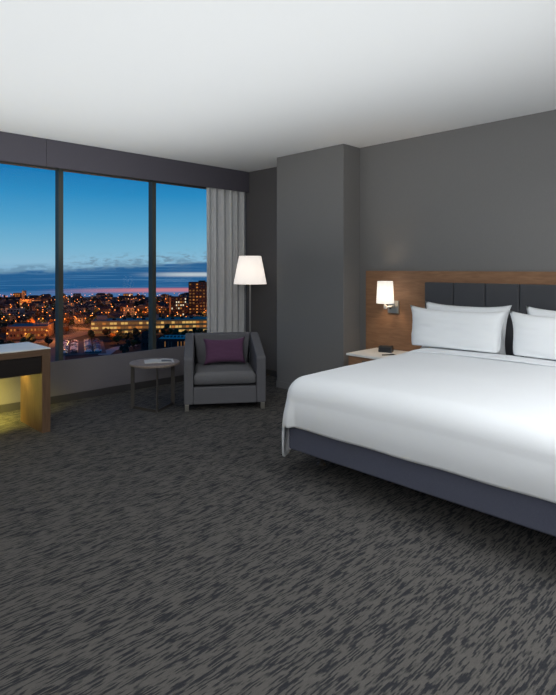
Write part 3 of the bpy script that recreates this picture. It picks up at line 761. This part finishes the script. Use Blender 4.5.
building('lit_hall', 'orange lit hall among the distant city lights above the desk', (19.5, 715), (41, 712), 18, 8.0, M['tan_wall'], M['roof_dark'], 2, 8, ['win_warm', 'win_warm', 'win_gold', 'win_dim'], seed=7)
building('white_tower', 'small white tower rising above the distant city at the skyline', (22, 870), (25, 870), 5, 13, M['white_wall'], M['white_wall'], 5, 1, ['win_dim', 'grey_wall'], seed=9)
building('pale_house', 'pale lit house above the long yellow office block', (125, 552), (134.5, 556), 10, 9.2, M['white_wall'], M['roof_dark'], 2, 3, ['win_dim', 'win_dim', 'grey_wall'], seed=10)
building('civic_building', 'bright orange lit building on the skyline between the two mullions', (123, 880), (131, 880), 12, 7.5, M['tan_wall'], M['roof_dark'], 2, 3, ['win_warm', 'win_white'], seed=11)
building('brick_hall', 'red brick building on the skyline left of the white tower', (13, 872), (20, 872), 12, 9, M['brick'], M['roof_dark'], 3, 4, ['win_dim', 'win_warm', 'dark_glass'], seed=12)

def copy_obj(src, p, z, rz, sc, label, cat, group):
    o = src.copy(); C.objects.link(o); o.location = (p.x, p.y, z); o.rotation_euler = (0, 0, rz); o.scale = sc
    return tag(o, label, cat, group)
# street lamps: mast, arm, head
def lamp_mesh(m):
    bm = bmesh.new(); add_lathe(bm, [(0.14, 0), (0.09, 8.0)], n=8, mi=0); add_box(bm, -0.05, 1.2, -0.05, 0.05, 7.95, 8.05, 0)
    r = bmesh.ops.create_icosphere(bm, subdivisions=1, radius=0.40, matrix=Matrix.Translation((1.3, 0, 7.75)))
    for vv in r['verts']:
        for f in vv.link_faces: f.material_index = 1
    return bm
LG = 'street lamps of the city'
def lamp_first(m, label):
    o = obj('street_lamp', lamp_mesh(m), [M['roof_dark'], M[m]]); return tag(o, label, 'street lamp', LG)
LLAB = 'glowing orange street lamp among the roofs and trees of the city'
L2 = 'glowing warm white street lamp among the roofs and trees of the city'
protoL = [None, None]
def street_lamp(px_, t_, kind=0, light=0.0):
    p = cpos(px_, t_)
    if not free(p, 0.8): return False
    occ.append((p.x, p.y, 1.8))
    if protoL[kind] is None:
        protoL[kind] = lamp_first(('sodium', 'sodium_white')[kind], (LLAB, L2)[kind]); o = protoL[kind]
        o.location = (p.x, p.y, GZ+0.0); o.rotation_euler = (0, 0, random.uniform(0, 6))
    else:
        copy_obj(protoL[kind], p, GZ, random.uniform(0, 6), (1, 1, 1), (LLAB, L2)[kind], 'street lamp', LG)
    if light:
        ld = bpy.data.lights.new('street_light', 'POINT'); ld.energy = light; ld.color = (1.0, 0.30, 0.05) if kind == 0 else (1.0, 0.62, 0.32); ld.shadow_soft_size = 0.6
        lo = bpy.data.objects.new('street_light', ld); C.objects.link(lo); lo.location = (p.x, p.y, GZ+9.2)
    return True
P0 = 6500
for a in ((37.5, 448, 0, 3), (41.2, 452, 0, 3), (48.5, 366, 0, 1.8), (29.6, 366, 0, 1.6), (24, 349, 0, 1.4), (8, 348, 0, 1.6), (51, 392, 0, 1.2), (63.5, 330, 1, 1.0), (100, 345, 1, 1.2), (70, 402, 0, 2), (82, 424, 0, 1.6), (60, 398, 0, 1.2),
          (78, 436, 0, 1.4), (86, 452, 0, 1.4), (104, 352, 0, 0.8), (116, 362, 0, 0.9), (138.5, 536, 0, 3), (114, 545, 0, 2), (98, 560, 0, 2), (160, 520, 0, 2.2), (205, 520, 0, 2), (150, 600, 0, 2.4), (10, 600, 0, 1.6),
          (35, 720, 0, 3), (24, 708, 0, 3), (66, 500, 0, 1.6), (92, 480, 0, 1.4), (74, 470, 0, 1.8), (2, 500, 0, 1.2), (185, 470, 0, 1.6), (128, 600, 0, 2.2), (90, 700, 0, 3), (110, 760, 0, 3), (165, 740, 0, 3), (52, 640, 0, 2), (140, 860, 0, 4), (100, 900, 0, 4), (60, 850, 0, 4), (14, 850, 0, 4), (30, 900, 0, 4), (175, 900, 0, 4), (-20, 372, 0, 1.2), (230, 470, 0, 1.5)):
    street_lamp(a[0], a[1], a[2], a[3]*P0)
rnd = random.Random(21)
n = 0
while n < 210:
    t_ = 1/(rnd.uniform(1/915, 1/430)) if rnd.random() < 0.65 else rnd.uniform(660, 915)
    if street_lamp(rnd.uniform(-40, 235), t_, 0 if rnd.random() < 0.72 else 1): n += 1

# parked cars
CG = 'parked cars in the lot below'
def car_mesh():
    bm = bmesh.new()
    prof = [(-2.2, 0.35), (-2.2, 0.85), (-1.9, 0.95), (-1.3, 1.42), (0.4, 1.45), (1.1, 0.98), (2.1, 0.82), (2.25, 0.4)]
    a = [bm.verts.new((x, -0.86 if z < 1.2 else -0.68, z)) for x, z in prof]; b = [bm.verts.new((x, 0.86 if z < 1.2 else 0.68, z)) for x, z in prof]
    bm.faces.new(a); bm.faces.new(b[::-1])
    for i in range(len(prof)):
        f = bm.faces.new((a[i], a[(i+1) % len(prof)], b[(i+1) % len(prof)], b[i]))
        if i in (2, 4): f.material_index = 1
    for x in (-1.35, 1.4):
        for y in (-0.8, 0.8):
            vs = bmesh.ops.create_cone(bm, cap_ends=True, segments=12, radius1=0.34, radius2=0.34, depth=0.2, matrix=Matrix.Translation((x, y, 0.34)) @ Matrix.Rotation(PI/2, 4, 'X'))['verts']
            for vv in vs:
                for f in vv.link_faces: f.material_index = 2
    return bm
protoC = {}
CL = {'car_white': 'small white car parked in the lot far below the window', 'car_blue': 'small blue car parked in the lot far below the window', 'car_dark': 'small dark car parked in the lot far below the window', 'car_red': 'small red car parked in the lot far below the window'}
e0, e1 = cpos(81, 370), cpos(81, 312); dv = (e1-e0); Ld = dv.length; dv.normalize(); nv = Vector((-dv.y, dv.x))
for row in (-9.5, -4.0, 4.0, 9.5):
    for k in range(18):
        if rnd.random() < 0.1: continue
        p = e0 + dv*(2.0+k*3.1) + nv*row
        key = rnd.choice(['car_white', 'car_white', 'car_blue', 'car_dark', 'car_dark', 'car_red'] if rnd.random() < 0.5 else ['car_white', 'car_blue', 'car_dark'])
        rz = math.atan2(nv.y, nv.x) + (PI if rnd.random() < 0.5 else 0)
        if key not in protoC:
            protoC[key] = tag(obj('car', car_mesh(), [M[key], M['dark_glass'], M['black']]), CL[key], 'car', CG)
            protoC[key].location = (p.x, p.y, GZ+0.13); protoC[key].rotation_euler = (0, 0, rz)
        else: copy_obj(protoC[key], p, GZ+0.13, rz, (1, 1, 1), CL[key], 'car', CG)

# houses
HG = 'distant houses of the city'
def house_mesh(flat, seed):
    r = random.Random(seed); bm = bmesh.new(); w_, d_, h_ = 6.5, 5.0, 6.2
    add_box(bm, -w_, w_, -d_, d_, 0, h_, 0)
    if flat:
        add_box(bm, -w_-0.2, w_+0.2, -d_-0.2, d_+0.2, h_, h_+0.4, 1); add_box(bm, -2, 1, -1.5, 1.5, h_+0.4, h_+1.8, 0)
    else:
        a = [(-d_-0.5, h_-0.2), (0, h_+3.2), (d_+0.5, h_-0.2)]
        q = [bm.verts.new((-w_-0.4, y, z)) for y, z in a]; s = [bm.verts.new((w_+0.4, y, z)) for y, z in a]
        for f in ((q[0], q[1], q[2]), (s[2], s[1], s[0]), (q[0], s[0], s[1], q[1]), (q[1], s[1], s[2], q[2]), (q[0], q[2], s[2], s[0])): bm.faces.new(f).material_index = 1
    for sy in (-1, 1):
        for f in range(2):
            for k in range(4):
                c = r.random(); mi = 2 if c < 0.13 else (3 if c < 0.32 else 4)
                x = -4.6+k*3.05; add_box(bm, x-0.55, x+0.55, sy*d_-0.06, sy*d_+0.06, 1.1+f*2.9, 2.3+f*2.9, mi)
    for sx_ in (-1, 1):
        for f in range(2):
            for y in (-2.4, 2.4):
                mi = 2 if r.random() < 0.15 else 4
                add_box(bm, sx_*w_-0.06, sx_*w_+0.06, y-0.7, y+0.7, 1.0+f*2.9, 2.6+f*2.9, mi)
    return bm
HP = []
for i, (wl, lab) in enumerate((('white_wall', 'pale house with lit windows far off in the city'), ('brick', 'brick house with lit windows far off in the city'), ('grey_wall', 'grey house with lit windows far off in the city'), ('tan_wall', 'tan house with lit windows far off in the city'), ('white_wall', 'pale flat roofed house far off in the city'), ('brick', 'brick flat roofed house far off in the city'))):
    HP.append([house_mesh(i >= 4, 40+i), [M[wl], M['roof_dark'] if i < 4 else M['grey_wall'], M['win_warm'], M['win_dim'], M['dark_glass']], lab, None])
n = 0; tries = 0
while n < 165 and tries < 6000:
    tries += 1
    t_ = 1/(rnd.uniform(1/915, 1/440)) if rnd.random() < 0.3 else rnd.uniform(600, 915)
    p = cpos(rnd.uniform(-60, 245), t_)
    if not free(p, 10.4): continue
    occ.append((p.x, p.y, 10.4)); n += 1
    h = rnd.choice(HP); rz = YAW + rnd.uniform(-0.5, 0.5) + rnd.choice((0, PI/2)); sc_ = rnd.uniform(0.75, 1.1)
    if h[3] is None:
        o = obj('house', h[0], h[1]); tag(o, h[2], 'house', HG); o.location = (p.x, p.y, GZ); o.rotation_euler = (0, 0, rz); h[3] = o
    else: copy_obj(h[3], p, GZ, rz, (sc_, sc_, sc_*rnd.uniform(0.7, 1.0)), h[2], 'house', HG)

# trees
TG = 'trees between the streets of the city'
def tree_mesh(seed):
    r = random.Random(seed); bm = bmesh.new()
    add_lathe(bm, [(0.35, 0), (0.22, 2.6)], n=7, mi=1)
    for k in range(7):
        a = r.uniform(0, 2*PI); q = r.uniform(0.3, 1.9)
        c = Vector((q*math.cos(a), q*math.sin(a), r.uniform(2.6, 6.2))); rad = r.uniform(1.3, 2.1)*(1.1-0.06*c.z)
        res = bmesh.ops.create_icosphere(bm, subdivisions=2, radius=rad, matrix=Matrix.Translation(c))
        for vv in res['verts']:
            vv.co = c+(vv.co-c)*(1+0.35*noise.noise(vv.co*1.3+Vector((seed, 0, 0))))
    return bm
TP = []
for i, (mk, lab) in enumerate((('tree_a', 'dull green tree in the dark city outside'), ('tree_b', 'brown autumn tree in the dark city outside'), ('tree_c', 'dark tree in the dark city outside'))):
    TP.append([tree_mesh(60+i), [M[mk], M['bark']], lab, None])
def tree(p, k, s):
    h = TP[k]
    if h[3] is None:
        o = obj('tree', h[0], h[1]); tag(o, h[2], 'tree', TG); o.location = (p.x, p.y, GZ); o.scale = (s, s, s); h[3] = o
    else: copy_obj(h[3], p, GZ, rnd.uniform(0, 6), (s*rnd.uniform(0.9, 1.2), s*rnd.uniform(0.9, 1.2), s), h[2], 'tree', TG)
    occ.append((p.x, p.y, 3.9*s))
for px_, t_, k in ((88, 352, 2), (93, 355, 2), (97, 350, 2), (101, 358, 2), (106, 362, 2), (86, 364, 0), (112, 366, 1), (118, 356, 1), (122, 352, 1), (116, 372, 1), (110, 378, 0), (126, 366, 2), (132, 364, 2), (136, 358, 2), (104, 372, 0), (98, 372, 2), (130, 376, 0), (62, 345, 2), (58, 352, 1), (56, 342, 2), (52, 356, 2), (54, 330, 1), (60, 328, 2), (64, 312, 1), (58, 308, 2), (53, 300, 2), (48, 346, 2), (42, 340, 2), (112, 318, 2), (118, 326, 1), (122, 316, 2), (128, 330, 2), (134, 336, 1), (126, 308, 2), (138, 344, 2)):
    p = cpos(px_, t_)
    s = rnd.uniform(0.7, 0.95)
    if free(p, 3.6*s): tree(p, k, s)
n = 0; tries = 0
while n < 262 and tries < 20000:
    tries += 1
    t_ = 1/(rnd.uniform(1/915, 1/330)); p = cpos(rnd.uniform(-50, 240), t_)
    s = rnd.uniform(0.75, 1.3)
    if not free(p, 3.5*s): continue
    tree(p, rnd.choice((0, 0, 1, 1, 2, 2, 2)), s); n += 1

# ------------------------------------------------------------------ lights of the room: its lamps and added fill lights
def area(name, loc, rot, sx_, sy_, e, col=(1, 1, 1), spread=None):
    ld = bpy.data.lights.new(name, 'AREA'); ld.shape = 'RECTANGLE'; ld.size = sx_; ld.size_y = sy_; ld.energy = e; ld.color = col
    if spread: ld.spread = spread
    o = bpy.data.objects.new(name, ld); C.objects.link(o); o.location = loc; o.rotation_euler = rot; return o
def point(name, loc, e, col, r=0.03):
    ld = bpy.data.lights.new(name, 'POINT'); ld.energy = e; ld.color = col; ld.shadow_soft_size = r
    o = bpy.data.objects.new(name, ld); C.objects.link(o); o.location = loc; return o
area('ceiling_fill', (-2.4, 1.1, 1.45), (PI, 0, 0), 6.3, 4.6, 95, (0.955, 0.985, 1.0))  # added soft fill aimed up to brighten the ceiling, no real lamp
area('bed_fill', (0.55, 2.9, H-0.03), (0, math.radians(-12), 0), 1.2, 1.2, 110, (0.965, 0.985, 1.0))  # added overhead fill for the bed, stands in for unknown sources
hl = area('front_fill', (0.9, -1.7, 2.45), (0, 0, 0), 1.6, 1.0, 92, (0.965, 0.985, 1.0))  # added fill from behind the camera for bed foot and walls
hl.rotation_euler = (Vector((-1.6, 3.0, 0.6))-hl.location).to_track_quat('-Z', 'Y').to_euler()
point('sconce_light', (SX-0.01, SY-0.14, 1.15), 10.0, (1.0, 0.72, 0.45), 0.03)
point('floor_lamp_light', (LX, LY, 1.42), 5.0, (1.0, 0.84, 0.70), 0.03)
area('desk_led', (DX0+0.06, (DY0+DY1)/2-0.16, 0.566), (0, math.radians(34), 0), 0.03, 1.22, 80.0, (1.0, 0.82, 0.13), 2.2)
dl = area('desk_panel_fill', (DX0+0.09, DY1-0.26, 0.562), (0, 0, 0), 0.03, 0.10, 0.9, (1.0, 0.76, 0.16), 1.9)  # small extra light added to brighten the inner side panel
dl.rotation_euler = Vector((0.05, 0.19, -0.12)).to_track_quat('-Z', 'Y').to_euler()

# ------------------------------------------------------------------ view
S.view_settings.view_transform = 'Standard'; S.view_settings.look = 'None'
S.view_settings.exposure = 0.0; S.view_settings.gamma = 1.0; S.view_settings.use_curve_mapping = False
S.cycles.use_denoising = True
S.cycles.max_bounces = 8; S.cycles.diffuse_bounces = 5; S.cycles.transparent_max_bounces = 12
S.cycles.caustics_reflective = False; S.cycles.caustics_refractive = False
